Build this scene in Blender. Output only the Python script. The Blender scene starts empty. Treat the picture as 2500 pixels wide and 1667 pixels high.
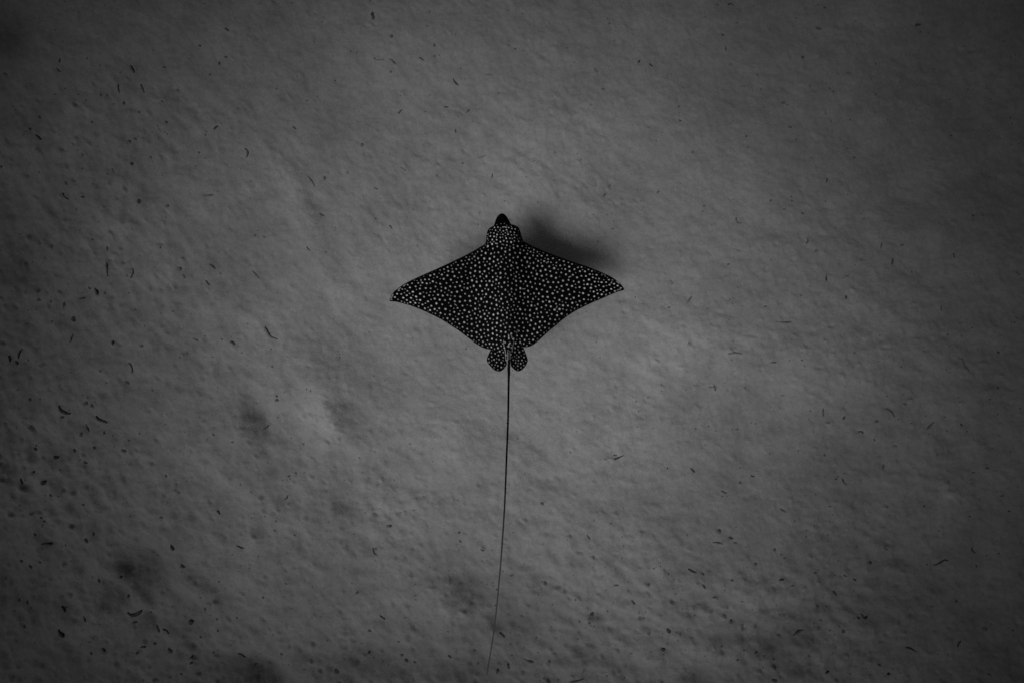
import bpy, math, random
import numpy as np
from mathutils import Vector

random.seed(7)
rng = np.random.default_rng(11)
scene = bpy.context.scene

# ------------------------------------------------------------------ camera, water depth, light
CAM_H = 2.80            # camera height above the sand (m)
HALF = 1.40             # tangent of half the horizontal field of view
RAY_Z = 0.52            # height of the ray's wing plane above the sand
RAY_D = CAM_H - RAY_Z
GS = HALF * CAM_H / 1250.0      # metres per photo pixel on the sand
RS = HALF * RAY_D / 1250.0      # metres per photo pixel at the ray

cam_data = bpy.data.cameras.new("camera")
cam = bpy.data.objects.new("camera", cam_data)
scene.collection.objects.link(cam)
cam.location = (0, 0, CAM_H)
cam.rotation_euler = (0, 0, 0)
cam_data.sensor_width = 36.0
cam_data.lens = 18.0 / HALF
cam_data.clip_start = 0.02
cam_data.clip_end = 200.0
cam_data.dof.use_dof = True
cam_data.dof.focus_distance = RAY_D - 0.03
cam_data.dof.aperture_fstop = 0.72
scene.camera = cam

SUN_ZENITH, SUN_AZ = 40.0, 229.0      # degrees; azimuth of the place the sun stands in, counter-clockwise from +x
world = bpy.data.worlds.new("World")
scene.world = world
world.use_nodes = True
wn, wl = world.node_tree.nodes, world.node_tree.links
wn.clear()
sky = wn.new("ShaderNodeTexSky")
sky.sky_type = 'NISHITA'
sky.sun_disc = False
sky.sun_elevation = math.radians(90 - SUN_ZENITH)
sky.sun_rotation = math.radians(90 - SUN_AZ)
grey = wn.new("ShaderNodeRGBToBW")
bg = wn.new("ShaderNodeBackground")
bg.inputs["Strength"].default_value = 0.06
wo = wn.new("ShaderNodeOutputWorld")
wl.new(sky.outputs[0], grey.inputs[0])
wl.new(grey.outputs[0], bg.inputs["Color"])
wl.new(bg.outputs[0], wo.inputs["Surface"])

sd = bpy.data.lights.new("sun", 'SUN')
sd.energy = 2.4
sd.angle = math.radians(28.0)
sd.color = (1, 1, 1)
sun = bpy.data.objects.new("sun", sd)
scene.collection.objects.link(sun)
z_, a_ = math.radians(SUN_ZENITH), math.radians(SUN_AZ)
to_sun = Vector((math.sin(z_) * math.cos(a_), math.sin(z_) * math.sin(a_), math.cos(z_)))
sun.rotation_euler = to_sun.to_track_quat('Z', 'Y').to_euler()
sun.location = to_sun * 20

scene.view_settings.view_transform = 'Standard'
scene.view_settings.look = 'None'
scene.view_settings.gamma = 1.0
scene.view_settings.use_curve_mapping = False
scene.view_settings.exposure = 6.97
scene.cycles.use_adaptive_sampling = False
scene.cycles.use_denoising = False
scene.cycles.max_bounces = 4
scene.cycles.diffuse_bounces = 2
scene.cycles.transparent_max_bounces = 8

WATER_SIGMA = 2.28 / CAM_H           # water absorption set strong enough to darken the frame edges like a vignette

# ------------------------------------------------------------------ helpers
def link(o):
    scene.collection.objects.link(o)
    return o

def tag(o, label=None, cat=None, group=None, kind=None):
    if label: o["label"] = label
    if cat: o["category"] = cat
    if group: o["group"] = group
    if kind: o["kind"] = kind
    return o

def mesh_np(name, verts, quads=None, tris=None, mat=None, smooth=True):
    me = bpy.data.meshes.new(name)
    verts = np.ascontiguousarray(verts, dtype=np.float32)
    me.vertices.add(len(verts))
    me.vertices.foreach_set("co", verts.ravel())
    loops, starts, off = [], [], 0
    if quads is not None and len(quads):
        loops.append(np.asarray(quads, dtype=np.int32).ravel())
        starts.append(off + 4 * np.arange(len(quads), dtype=np.int32)); off += 4 * len(quads)
    if tris is not None and len(tris):
        loops.append(np.asarray(tris, dtype=np.int32).ravel())
        starts.append(off + 3 * np.arange(len(tris), dtype=np.int32)); off += 3 * len(tris)
    loops = np.concatenate(loops); starts = np.concatenate(starts)
    me.loops.add(len(loops)); me.loops.foreach_set("vertex_index", loops)
    me.polygons.add(len(starts)); me.polygons.foreach_set("loop_start", starts)
    me.update(calc_edges=True)
    if smooth:
        me.polygons.foreach_set("use_smooth", np.ones(len(starts), dtype=bool))
    me.validate()
    if mat: me.materials.append(mat)
    return me

def new_mat(name):
    m = bpy.data.materials.new(name)
    m.use_nodes = True
    nt = m.node_tree
    b = nt.nodes["Principled BSDF"]
    return m, nt, b

def grey3(v):
    return (v, v, v, 1.0)

def smooth01(x):
    x = np.clip(x, 0, 1)
    return x * x * (3 - 2 * x)

# ------------------------------------------------------------------ materials
def sand_material():
    m, nt, b = new_mat("sand")
    N, L = nt.nodes, nt.links
    geo = N.new("ShaderNodeNewGeometry")
    def noise(scale, detail, rough=0.55, stretch=None, rot=0.0):
        n = N.new("ShaderNodeTexNoise")
        n.inputs["Scale"].default_value = scale
        n.inputs["Detail"].default_value = detail
        n.inputs["Roughness"].default_value = rough
        if stretch:
            mp = N.new("ShaderNodeMapping")
            mp.inputs["Scale"].default_value = stretch
            mp.inputs["Rotation"].default_value = (0, 0, rot)
            L.new(geo.outputs["Position"], mp.inputs["Vector"])
            L.new(mp.outputs[0], n.inputs["Vector"])
        else:
            L.new(geo.outputs["Position"], n.inputs["Vector"])
        return n
    n1 = noise(1.3, 4.0, 0.6)             # broad pale and grey drifts
    n2 = noise(6.0, 6.0, 0.62, (0.85, 1.2, 1.0), math.radians(20))
    n3 = noise(45.0, 3.0, 0.6)
    def lin(sock, lo, hi, a, c):
        r = N.new("ShaderNodeMapRange")
        r.inputs["From Min"].default_value = lo; r.inputs["From Max"].default_value = hi
        r.inputs["To Min"].default_value = a; r.inputs["To Max"].default_value = c
        L.new(sock, r.inputs["Value"])
        return r.outputs[0]
    def mul(x, y):
        q = N.new("ShaderNodeMath"); q.operation = 'MULTIPLY'
        L.new(x, q.inputs[0]); L.new(y, q.inputs[1])
        return q.outputs[0]
    tone = N.new("ShaderNodeAttribute"); tone.attribute_name = "sand_tone"
    n5 = noise(120.0, 4.0, 0.7)
    c = mul(mul(lin(n1.outputs["Fac"], 0.3, 0.7, 0.335, 0.445), lin(n2.outputs["Fac"], 0.25, 0.75, 0.86, 1.14)),
            lin(n3.outputs["Fac"], 0.25, 0.75, 0.89, 1.11))
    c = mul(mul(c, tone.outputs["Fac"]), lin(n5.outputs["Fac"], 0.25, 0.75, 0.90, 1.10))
    comb = N.new("ShaderNodeCombineColor")
    for k in range(3): L.new(c, comb.inputs[k])
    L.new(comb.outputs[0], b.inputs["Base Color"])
    b.inputs["Roughness"].default_value = 0.95
    b.inputs["Specular IOR Level"].default_value = 0.05
    bump = N.new("ShaderNodeBump")
    bump.inputs["Strength"].default_value = 0.55
    bump.inputs["Distance"].default_value = 0.012
    n4 = noise(34.0, 6.0, 0.68)
    L.new(n4.outputs["Fac"], bump.inputs["Height"])
    L.new(bump.outputs[0], b.inputs["Normal"])
    return m

def plain_material(name, albedo, rough=0.9, var=0.35, scale=60.0):
    m, nt, b = new_mat(name)
    N, L = nt.nodes, nt.links
    geo = N.new("ShaderNodeNewGeometry")
    n = N.new("ShaderNodeTexNoise")
    n.inputs["Scale"].default_value = scale
    n.inputs["Detail"].default_value = 3.0
    L.new(geo.outputs["Position"], n.inputs["Vector"])
    r = N.new("ShaderNodeValToRGB")
    r.color_ramp.elements[0].position = 0.3
    r.color_ramp.elements[1].position = 0.7
    r.color_ramp.elements[0].color = grey3(albedo * (1 - var))
    r.color_ramp.elements[1].color = grey3(albedo * (1 + var))
    L.new(n.outputs["Fac"], r.inputs["Fac"])
    L.new(r.outputs["Color"], b.inputs["Base Color"])
    b.inputs["Roughness"].default_value = rough
    b.inputs["Specular IOR Level"].default_value = 0.1
    return m

def ray_material():
    m, nt, b = new_mat("ray_skin")
    N, L = nt.nodes, nt.links
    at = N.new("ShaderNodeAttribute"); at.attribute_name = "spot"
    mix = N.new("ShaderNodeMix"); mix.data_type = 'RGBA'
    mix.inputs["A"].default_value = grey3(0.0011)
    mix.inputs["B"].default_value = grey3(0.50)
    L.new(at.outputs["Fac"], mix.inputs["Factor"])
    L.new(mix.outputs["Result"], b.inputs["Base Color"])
    b.inputs["Roughness"].default_value = 0.65
    b.inputs["Specular IOR Level"].default_value = 0.012
    return m

SAND = sand_material()
SKIN = ray_material()
BLADES = [plain_material("dead_blade_dark", 0.125), plain_material("dead_blade_brown", 0.19), plain_material("dead_blade_pale", 0.27)]
CRUMBS = [plain_material("crumb_dark", 0.13), plain_material("crumb_brown", 0.20), plain_material("crumb_grey", 0.28)]

# ------------------------------------------------------------------ seabed: one sheet, dense where the photo looks
STEP = 3.4
dx = np.arange(-380, 2881, STEP)
dy = np.arange(-330, 1998, STEP)
NX, NY = len(dx), len(dy)
PX, PY = np.meshgrid(dx, dy)               # photo-pixel units on the sand

fx = np.fft.fftfreq(NX, d=STEP)[None, :]
fy = np.fft.fftfreq(NY, d=STEP)[:, None]
def field(long_px, short_px, deg, seed, band=0.8):
    """smooth random relief with lumps long_px by short_px, their long side at deg (down-right positive)"""
    g = np.random.default_rng(seed)
    w = np.fft.fft2(g.standard_normal((NY, NX)))
    t = math.radians(deg)
    fa = fx * math.cos(t) + fy * math.sin(t)
    fb = -fx * math.sin(t) + fy * math.cos(t)
    rr = np.sqrt((fa * long_px) ** 2 + (fb * short_px) ** 2)
    filt = np.exp(-((rr - 0.5) / (0.5 * band)) ** 2)
    filt[0, 0] = 0
    f = np.real(np.fft.ifft2(w * filt))
    return f / f.std()

def swirl(long_px, short_px, seed, band=0.8):
    """the drift lines bend across the bed: steep on the left, level in the middle, rising on the right"""
    angs = [62, 32, 8, -24]
    xs = [150, 950, 1750, 2450]
    s = PX + 0.25 * (PY - 833) * np.where(PX > 1500, 1.0, 0.3)
    out = 0; wsum = 0
    for i, (a, xc) in enumerate(zip(angs, xs)):
        lo = xs[i - 1] if i else -1e9
        hi = xs[i + 1] if i < 3 else 1e9
        w = np.where(s < xc, np.clip((s - lo) / (xc - lo), 0, 1), np.clip((hi - s) / (hi - xc), 0, 1))
        w = np.sqrt(w)
        out = out + w * field(long_px, short_px, a, seed + i, band)
        wsum = wsum + w * w
    return out / np.sqrt(wsum)

# how churned the bed is: smooth above and around the ray, rough low down and at the left
rough = 0.52 + 0.58 * smooth01((PY - 950) / 600) + 0.5 * smooth01((700 - PX) / 600) * smooth01((PY + 100) / 700) \
        - 0.15 * smooth01((500 - PY) / 400)
rough *= 1 + 0.25 * np.clip(field(500, 400, 10, 5), -1.5, 1.5)
rough = np.clip(rough, 0.22, 1.9)

h = 0.020 * field(900, 600, 40, 21) + 0.006 * field(260, 220, 20, 31)
h += rough * 0.0052 * swirl(80, 62, 41)
h += (0.5 + 0.5 * rough) * 0.0015 * field(15, 14, 0, 91)
h += rough * 0.0032 * swirl(34, 26, 51)
h -= rough * 0.0046 * np.clip(swirl(20, 13, 61) - 1.25, 0, 1.6) * np.clip(1 + .8 * swirl(16, 10, 64), 0, 2)
h += rough * 0.0050 * np.clip(swirl(22, 14, 71) - 1.25, 0, 1.6) * np.clip(1 + .8 * swirl(16, 10, 74), 0, 2)
h -= rough * 0.0040 * np.clip(swirl(70, 46, 81) - 1.5, 0, 1.2) * np.clip(1 + .6 * swirl(36, 20, 84), 0, 2)

def bump_at(px, py, a, b, deg, amp, power=2.0):
    global h
    t = math.radians(deg)
    u = ((PX - px) * math.cos(t) + (PY - py) * math.sin(t)) / a
    v = (-(PX - px) * math.sin(t) + (PY - py) * math.cos(t)) / b
    r = np.sqrt(u * u + v * v)
    h = h + 1.9 * amp * np.exp(-(r ** power))

# mounds and hollows that stand out in the photo (pixel place, half sizes, tilt, height in metres)
for args in [
    (820, 990, 110, 70, 55, 0.040), (860, 1000, 60, 34, 55, -0.026), (640, 1015, 60, 26, 62, -0.024), (600, 1060, 70, 50, 50, 0.016),
    (770, 600, 140, 60, 55, 0.016), (835, 640, 70, 30, 55, -0.012), (735, 455, 60, 30, 50, 0.016), (775, 495, 45, 22, 50, -0.012),
    (560, 1140, 48, 30, 40, 0.016), (672, 1145, 20, 20, 0, -0.009), (625, 1305, 40, 26, 40, 0.010),
    (355, 1385, 62, 50, 30, -0.038), (280, 1450, 36, 30, 20, -0.026), (310, 1392, 16, 26, 0, -0.012), (365, 1515, 20, 22, 0, -0.018),
    (320, 1440, 90, 20, 48, 0.014), (470, 1425, 70, 24, 40, 0.016),
    (600, 1650, 90, 45, 10, -0.045), (660, 1660, 40, 25, 10, -0.02),
    (1150, 1440, 62, 40, 15, -0.030), (1080, 1470, 90, 50, 20, 0.020), (1235, 1535, 75, 55, 30, -0.034), (1180, 1600, 50, 40, 0, -0.02),
    (1240, 1500, 40, 20, 0, 0.006), (1110, 1350, 110, 40, 15, -0.010),
    (1370, 330, 170, 100, 20, 0.018), (1500, 420, 90, 60, 30, -0.016), (1330, 470, 120, 60, 10, 0.018),
    (1250, 1160, 40, 30, 0, 0.010), (1335, 1178, 26, 14, 20, -0.008),
    (2310, 1208, 30, 28, 0, 0.006, 3.0),
    (2125, 1445, 22, 14, 10, 0.012, 3.0), (2118, 1462, 22, 14, 10, -0.012),
    (2215, 1378, 28, 14, 10, -0.012), (1765, 1552, 30, 22, 5, -0.020), (1740, 1590, 90, 45, 5, 0.022), (1840, 1440, 90, 40, 15, 0.016),
    (1770, 1480, 90, 30, 10, -0.016), (1925, 1560, 80, 26, -15, -0.016), (1410, 1635, 40, 30, 5, 0.012),
    (1960, 1655, 60, 30, 0, 0.012), (1700, 1655, 34, 24, 0, -0.026), (1140, 1655, 90, 35, 0, -0.026), (900, 1620, 160, 60, 10, -0.022),
    (2010, 1515, 160, 30, -18, -0.012), (1120, 1090, 120, 60, 20, 0.012), (1300, 1080, 70, 30, 35, -0.012),
    (30, 60, 60, 60, 0, -0.03), (35, 640, 50, 50, 0, -0.018), (20, 1400, 90, 60, 70, -0.02),
    (1600, 780, 200, 70, 8, 0.012), (1900, 880, 260, 70, 8, 0.012), (2250, 560, 90, 40, -5, 0.010), (2110, 330, 60, 40, 20, -0.010),
]:
    bump_at(*args)

# fade the relief outside the dense part and continue the sheet to 30 m
ext = np.array([60, 160, 340, 700, 1500, 3200, 6500])
ax = np.concatenate([dx[0] - ext[::-1], dx, dx[-1] + ext])
ay = np.concatenate([dy[0] - ext[::-1], dy, dy[-1] + ext])
ne = len(ext)
hh = np.pad(h, ne, mode='edge')
far = np.zeros_like(hh)
wx = np.ones(len(ax)); wx[:ne] = np.linspace(0, .85, ne); wx[-ne:] = np.linspace(.85, 0, ne)
wy = np.ones(len(ay)); wy[:ne] = np.linspace(0, .85, ne); wy[-ne:] = np.linspace(.85, 0, ne)
hh = hh * wx[None, :] * wy[:, None]
AX, AY = np.meshgrid(ax, ay)
V = np.stack([(AX - 1250) * GS, -(AY - 833.5) * GS, hh], -1).reshape(-1, 3)
nx, ny = len(ax), len(ay)
idx = np.arange(nx * ny).reshape(ny, nx)
Q = np.stack([idx[:-1, :-1], idx[1:, :-1], idx[1:, 1:], idx[:-1, 1:]], -1).reshape(-1, 4)
bed = link(bpy.data.objects.new("seabed", mesh_np("seabed", V, Q, mat=SAND)))
# sand tone: painted light and shade of mounds, dark sediment in hollows, paler drifts
tone = np.ones_like(AX)
for px, py, a, b, deg, amp in [
    (790, 1000, 110, 60, 60, .17), (1370, 340, 170, 90, 15, .10), (290, 555, 90, 55, 70, .20), (2310, 1208, 22, 22, 0, .14), (720, 470, 60, 40, 60, .10), (840, 680, 150, 50, 60, .10), (1700, 1560, 130, 55, 0, .17),
    (1440, 1060, 170, 70, 10, .10), (2050, 780, 160, 80, 5, .10), (500, 760, 130, 80, 60, .10), (520, 1290, 90, 60, 45, .12), (2000, 1480, 110, 40, 5, .10), (1850, 1440, 80, 40, 5, .12), (1900, 480, 130, 70, 15, .10), (620, 860, 70, 110, 60, .08), (1000, 1250, 120, 60, 15, .08), (1480, 1330, 120, 60, 15, .08), (560, 1150, 70, 45, 45, .12), (1110, 1470, 70, 35, 20, .12), (1250, 1160, 50, 35, 0, .10), (1850, 880, 260, 90, 8, .08), (2310, 1208, 24, 24, 0, .30), (2318, 1172, 26, 10, 5, -.16),
    (2150, 1070, 100, 60, 0, .06), (1550, 1130, 150, 60, 5, .06), (340, 640, 80, 90, 60, .08), (990, 150, 170, 70, 20, .08),
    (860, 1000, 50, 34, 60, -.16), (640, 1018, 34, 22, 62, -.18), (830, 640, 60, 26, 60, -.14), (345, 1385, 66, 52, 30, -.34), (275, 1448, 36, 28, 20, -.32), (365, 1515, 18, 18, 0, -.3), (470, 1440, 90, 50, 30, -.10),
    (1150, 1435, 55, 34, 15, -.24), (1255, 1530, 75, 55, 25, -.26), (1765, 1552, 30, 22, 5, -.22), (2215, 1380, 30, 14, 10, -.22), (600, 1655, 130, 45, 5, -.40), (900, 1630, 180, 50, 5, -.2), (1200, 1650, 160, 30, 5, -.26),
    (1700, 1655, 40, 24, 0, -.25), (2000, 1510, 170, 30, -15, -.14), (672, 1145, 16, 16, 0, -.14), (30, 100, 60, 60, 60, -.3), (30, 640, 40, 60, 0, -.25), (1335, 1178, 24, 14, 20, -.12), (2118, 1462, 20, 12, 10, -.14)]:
    t = math.radians(deg)
    u_ = ((AX - px) * math.cos(t) + (AY - py) * math.sin(t)) / a
    v_ = (-(AX - px) * math.sin(t) + (AY - py) * math.cos(t)) / b
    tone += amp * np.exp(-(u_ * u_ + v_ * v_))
tat = bed.data.attributes.new("sand_tone", 'FLOAT', 'POINT')
tat.data.foreach_set("value", tone.ravel().astype(np.float32))
tag(bed, "pale rippled sand of the sea floor strewn with dark bits", "seabed", kind="structure")

def bed_z(px, py):
    i = min(max((px - dx[0]) / STEP, 0), NX - 1.001)
    j = min(max((py - dy[0]) / STEP, 0), NY - 1.001)
    a, b = int(i), int(j); u, v = i - a, j - b
    return float((h[b, a] * (1 - u) + h[b, a + 1] * u) * (1 - v) + (h[b + 1, a] * (1 - u) + h[b + 1, a + 1] * u) * v)

def on_bed(px, py, lift=0.0):
    return Vector(((px - 1250) * GS, -(py - 833.5) * GS, bed_z(px, py) + lift))

# ------------------------------------------------------------------ water: one closed box, made dark to dim the frame edges
def box_mesh(name, x, y, z0, z1):
    v = [(-x, -y, z0), (x, -y, z0), (x, y, z0), (-x, y, z0), (-x, -y, z1), (x, -y, z1), (x, y, z1), (-x, y, z1)]
    q = [(0, 3, 2, 1), (4, 5, 6, 7), (0, 1, 5, 4), (1, 2, 6, 5), (2, 3, 7, 6), (3, 0, 4, 7)]
    return mesh_np(name, np.array(v), np.array(q), smooth=False)

wm = bpy.data.materials.new("water")
wm.use_nodes = True
nt = wm.node_tree
nt.nodes.clear()
out = nt.nodes.new("ShaderNodeOutputMaterial")
va = nt.nodes.new("ShaderNodeVolumeAbsorption")
va.inputs["Color"].default_value = (0, 0, 0, 1)
va.inputs["Density"].default_value = WATER_SIGMA
nt.links.new(va.outputs[0], out.inputs["Volume"])
R = (ax[-1] - 1250) * GS + 2.0
water = link(bpy.data.objects.new("water", box_mesh("water", R + 1, R + 1, -1.2, CAM_H + 0.15)))
water.data.materials.append(wm)
tag(water, "clear sea water over the sand, its absorption darkening the edges", "water", kind="structure")

# ------------------------------------------------------------------ the spotted ray
def pchip(xs, ys, x):
    xs = np.asarray(xs, float); ys = np.asarray(ys, float)
    hs = np.diff(xs); dl = np.diff(ys) / hs
    d = np.zeros_like(xs)
    w = dl[:-1] * dl[1:] > 0
    w1 = 2 * hs[1:] + hs[:-1]; w2 = hs[1:] + 2 * hs[:-1]
    with np.errstate(divide='ignore', invalid='ignore'):
        d[1:-1] = np.where(w, (w1 + w2) / (w1 / dl[:-1] + w2 / dl[1:]), 0)
    d[0], d[-1] = dl[0], dl[-1]
    k = np.clip(np.searchsorted(xs, x) - 1, 0, len(hs) - 1)
    t = (x - xs[k]) / hs[k]
    return ((1 + 2 * t) * (1 - t) ** 2 * ys[k] + t * (1 - t) ** 2 * hs[k] * d[k] + t * t * (3 - 2 * t) * ys[k + 1] + t * t * (t - 1) * hs[k] * d[k + 1])

LEAD = [(951.4, 731.1), (954.8, 723.1), (960.8, 713.7), (970.2, 705.7), (983.6, 695.7), (999.6, 687), (1023.7, 675.6), (1050.5, 663.5), (1084, 648.8),
        (1110.8, 636.1), (1130.9, 626.4), (1142.5, 620.6), (1160.3, 610.6), (1176.2, 600.8), (1185.6, 593.3), (1187, 582.5), (1188.4, 569.8), (1191.7, 561.4),
        (1196.9, 556), (1205.3, 551.4), (1207.2, 547.3), (1210, 537.5), (1213.7, 530), (1218, 525.1), (1222.2, 522.5), (1225.9, 521.4), (1230.6, 523),
        (1235.8, 527.7), (1240.9, 535.2), (1244.7, 542.2), (1247.3, 547.3), (1253.1, 549), (1259.7, 551.6), (1265.3, 555.3), (1269, 561.9), (1271.9, 571.2),
        (1274.7, 580.6), (1277.5, 588.6), (1286.9, 594.2), (1302.3, 602.1), (1323.7, 611.5), (1350.5, 622.2), (1390.7, 636.9), (1430.9, 650.3),
        (1457.6, 660.3), (1484.4, 672.4), (1501.8, 682.4), (1513.9, 692.5), (1521.9, 702.5), (1524.2, 706.5)]
TRAIL = [(951.4, 735.8), (962.1, 736.5), (980.9, 740.5), (1002.3, 746.5), (1023.7, 754.6), (1050.5, 766.6), (1077.3, 780), (1104.1, 797.0), (1120, 807.3),
         (1141.3, 823.4), (1162.6, 839.3), (1175.4, 846.8), (1186, 851), (1198.3, 853.5), (1212, 858), (1226, 868), (1234, 882), (1242, 893), (1248, 882), (1256, 866),
         (1266, 854), (1277.6, 847.3), (1284, 847.5), (1290.4, 846.5), (1298.9, 843.1), (1309.5, 836.1), (1322.3, 825), (1340, 808.4), (1362.6, 790),
         (1370.6, 782.9), (1390.7, 768.1), (1417.5, 752.7), (1444.2, 740), (1471, 728.6), (1495.1, 717.9), (1511.2, 711.9), (1523.3, 708.3), (1524.2, 707.5)]
FIN_L = [(1198.3, 853.2), (1193.5, 862.2), (1189.2, 871.8), (1187.6, 878.2), (1188.7, 884), (1193.5, 891.5), (1200.9, 899.5), (1208.4, 905.4), (1215.8, 907.8),
         (1223.3, 906.4), (1230.7, 900.6), (1236.0, 892.6), (1237.6, 882.5), (1238, 860), (1230, 840), (1212, 838)]
FIN_R = [(1277.6, 847.3), (1282.9, 860.1), (1287.2, 871.8), (1289, 879.8), (1287.2, 886.7), (1281.9, 896.3), (1274.4, 903.8), (1265.9, 907.5), (1258.4, 904.8),
         (1251, 898.4), (1247.2, 892.6), (1246.2, 880.3), (1246, 860), (1250, 842), (1266, 836)]
TAIL = [(1241.8, 860, 4.2), (1241.9, 888, 3.0), (1242.4, 909, 2.4), (1242, 927, 1.9), (1240.4, 1022, 1.75), (1237.1, 1107, 1.65), (1232.9, 1214, 1.5), (1226.4, 1321, 1.4),
        (1217.5, 1428, 1.35), (1210.4, 1500, 1.3), (1201.4, 1567.7, 1.2), (1190, 1635.6, 1.1), (1188.2, 1646, .7)]

def catmull_closed(pts, n=8):
    P = np.array(pts, float); m = len(P); o = []
    for i in range(m):
        p0, p1, p2, p3 = P[i - 1], P[i], P[(i + 1) % m], P[(i + 2) % m]
        for t in np.linspace(0, 1, n, endpoint=False):
            o.append(0.5 * (2 * p1 + (p2 - p0) * t + (2 * p0 - 5 * p1 + 4 * p2 - p3) * t * t + (3 * p1 - p0 - 3 * p2 + p3) * t ** 3))
    return np.array(o)

def dense_poly(P, d=0.3):
    P = np.vstack([P, P[:1]]); o = []
    for a, b in zip(P[:-1], P[1:]):
        n = max(1, int(np.hypot(*(b - a)) / d))
        o.append(a + (b - a) * (np.arange(n) / n)[:, None])
    return np.vstack(o)

lx, ly = zip(*LEAD); tx, ty = zip(*TRAIL)
xs = np.unique(np.concatenate([np.linspace(951.4, 1524.2, 700), np.linspace(1184, 1280, 400)]))
disc_poly = np.vstack([np.stack([xs, pchip(lx, ly, xs)], -1), np.stack([xs, pchip(tx, ty, xs)], -1)[::-1]])
finl_poly, finr_poly = catmull_closed(FIN_L), catmull_closed(FIN_R)
tc = np.array(TAIL)
tyy = np.linspace(tc[0, 1], tc[-1, 1], 500)
txx = pchip(tc[:, 1], tc[:, 0], tyy); tww = 1.32 * np.interp(tyy, tc[:, 1], tc[:, 2])
tail_poly = np.vstack([np.stack([txx - tww, tyy], -1), np.stack([txx + tww, tyy], -1)[::-1]])

X0, Y0, X1, Y1 = 944, 514, 1532, 1656
GW, GH = X1 - X0 + 1, Y1 - Y0 + 1
gx, gy = np.arange(X0, X1 + 1, dtype=float), np.arange(Y0, Y1 + 1, dtype=float)
RX, RY = np.meshgrid(gx, gy)

LEADX, TRAILX = pchip(lx, ly, xs), pchip(tx, ty, xs)
def in_disc(x, y):
    return (x > 951.4) & (x < 1524.2) & (y > np.interp(x, xs, LEADX)) & (y < np.interp(x, xs, TRAILX))
def in_poly(P, x, y):
    ins = np.zeros(x.shape, bool)
    a, b = P, np.roll(P, -1, 0)
    for (x1, y1), (x2, y2) in zip(a, b):
        if y1 == y2: continue
        c = ((y1 > y) != (y2 > y)) & (x < (x2 - x1) * (y - y1) / (y2 - y1) + x1)
        ins ^= c
    return ins
def in_tail(x, y):
    return (y > tyy[0]) & (y < tyy[-1]) & (np.abs(x - np.interp(y, tyy, txx)) < np.interp(y, tyy, tww))

sub = (slice(300, 400), slice(225, 365))
m_disc = in_disc(RX, RY)
m_fl = np.zeros_like(m_disc); m_fl[sub] = in_poly(finl_poly, RX[sub], RY[sub])
m_fr = np.zeros_like(m_disc); m_fr[sub] = in_poly(finr_poly, RX[sub], RY[sub])
m_tail = in_tail(RX, RY)
whip = (RY > 909) & (np.abs(RX - 1242) < 2.5) & (RY < tyy[-1])     # from here five columns of points follow the tail
m_tail = np.where(RY > 909, whip, m_tail)
inside = m_disc | m_fl | m_fr | m_tail

# rim of the whole outline, for snapping the border of the grid
rim = []
for P, tests in ((disc_poly, (finl_poly, finr_poly, 't')), (finl_poly, ('d', finr_poly, 't')), (finr_poly, ('d', finl_poly, 't')), (tail_poly, ('d', finl_poly, finr_poly))):
    D = dense_poly(P)
    keep = np.ones(len(D), bool)
    for t in tests:
        if isinstance(t, str):
            keep &= ~(in_disc(D[:, 0], D[:, 1]) if t == 'd' else in_tail(D[:, 0], D[:, 1]))
        else:
            keep &= ~in_poly(t, D[:, 0], D[:, 1])
    rim.append(D[keep])
rim = np.vstack(rim)

cell = inside[:-1, :-1] & inside[1:, :-1] & inside[1:, 1:] & inside[:-1, 1:]
used = np.zeros_like(inside)
for a in (slice(None, -1), slice(1, None)):
    for b in (slice(None, -1), slice(1, None)):
        used[a, b] |= cell
full = np.zeros_like(inside)
full[1:-1, 1:-1] = cell[:-1, :-1] & cell[1:, :-1] & cell[1:, 1:] & cell[:-1, 1:]
border = used & ~full
# distance from the rim (pixels), grown inward
edge = np.where(full, 99.0, 0.0)
for _ in range(45):
    p = np.pad(edge, 1, mode='constant')
    s = np.minimum.reduce([p[:-2, 1:-1], p[2:, 1:-1], p[1:-1, :-2], p[1:-1, 2:]]) + 1.0
    dg = np.minimum.reduce([p[:-2, :-2], p[2:, 2:], p[:-2, 2:], p[2:, :-2]]) + 1.414
    edge = np.minimum(edge, np.minimum(s, dg))
# distance from the rim of the disc alone, so that the fins lie lower than the disc's hind edge
SX, SY = RX.copy(), RY.copy()
SX = np.where(whip, np.interp(RY, tyy, txx) + (RX - 1242) / 2 * np.interp(RY, tyy, tww), SX)
snap = border & ~whip
bi = np.argwhere(snap)
bp = np.stack([RX[snap], RY[snap]], -1)
for k in range(0, len(bp), 400):
    d2 = ((bp[k:k + 400, None, :] - rim[None]) ** 2).sum(-1)
    nn = d2.argmin(1); q = rim[nn]
    ok = d2[np.arange(len(nn)), nn] < 5.0
    for (j, i), (qx, qy), o in zip(bi[k:k + 400], q, ok):
        if o: SX[j, i], SY[j, i] = qx, qy

xa = 1228 + (SY - 522) * 0.038
Rh = np.interp(SY, [522, 535, 548, 560, 585, 620, 700, 780, 840, 890, 910], [.004, .016, .028, .052, .066, .070, .078, .062, .036, .012, .004])
Wd = np.interp(SY, [522, 548, 556, 590, 610, 700, 780, 840, 890], [20, 25, 38, 42, 44, 54, 46, 24, 9])
Pw = np.interp(SY, [545, 590, 650], [4.5, 4.0, 2.0])
ridge = Rh * np.exp(-(np.abs(SX - xa) / Wd) ** Pw)
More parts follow.
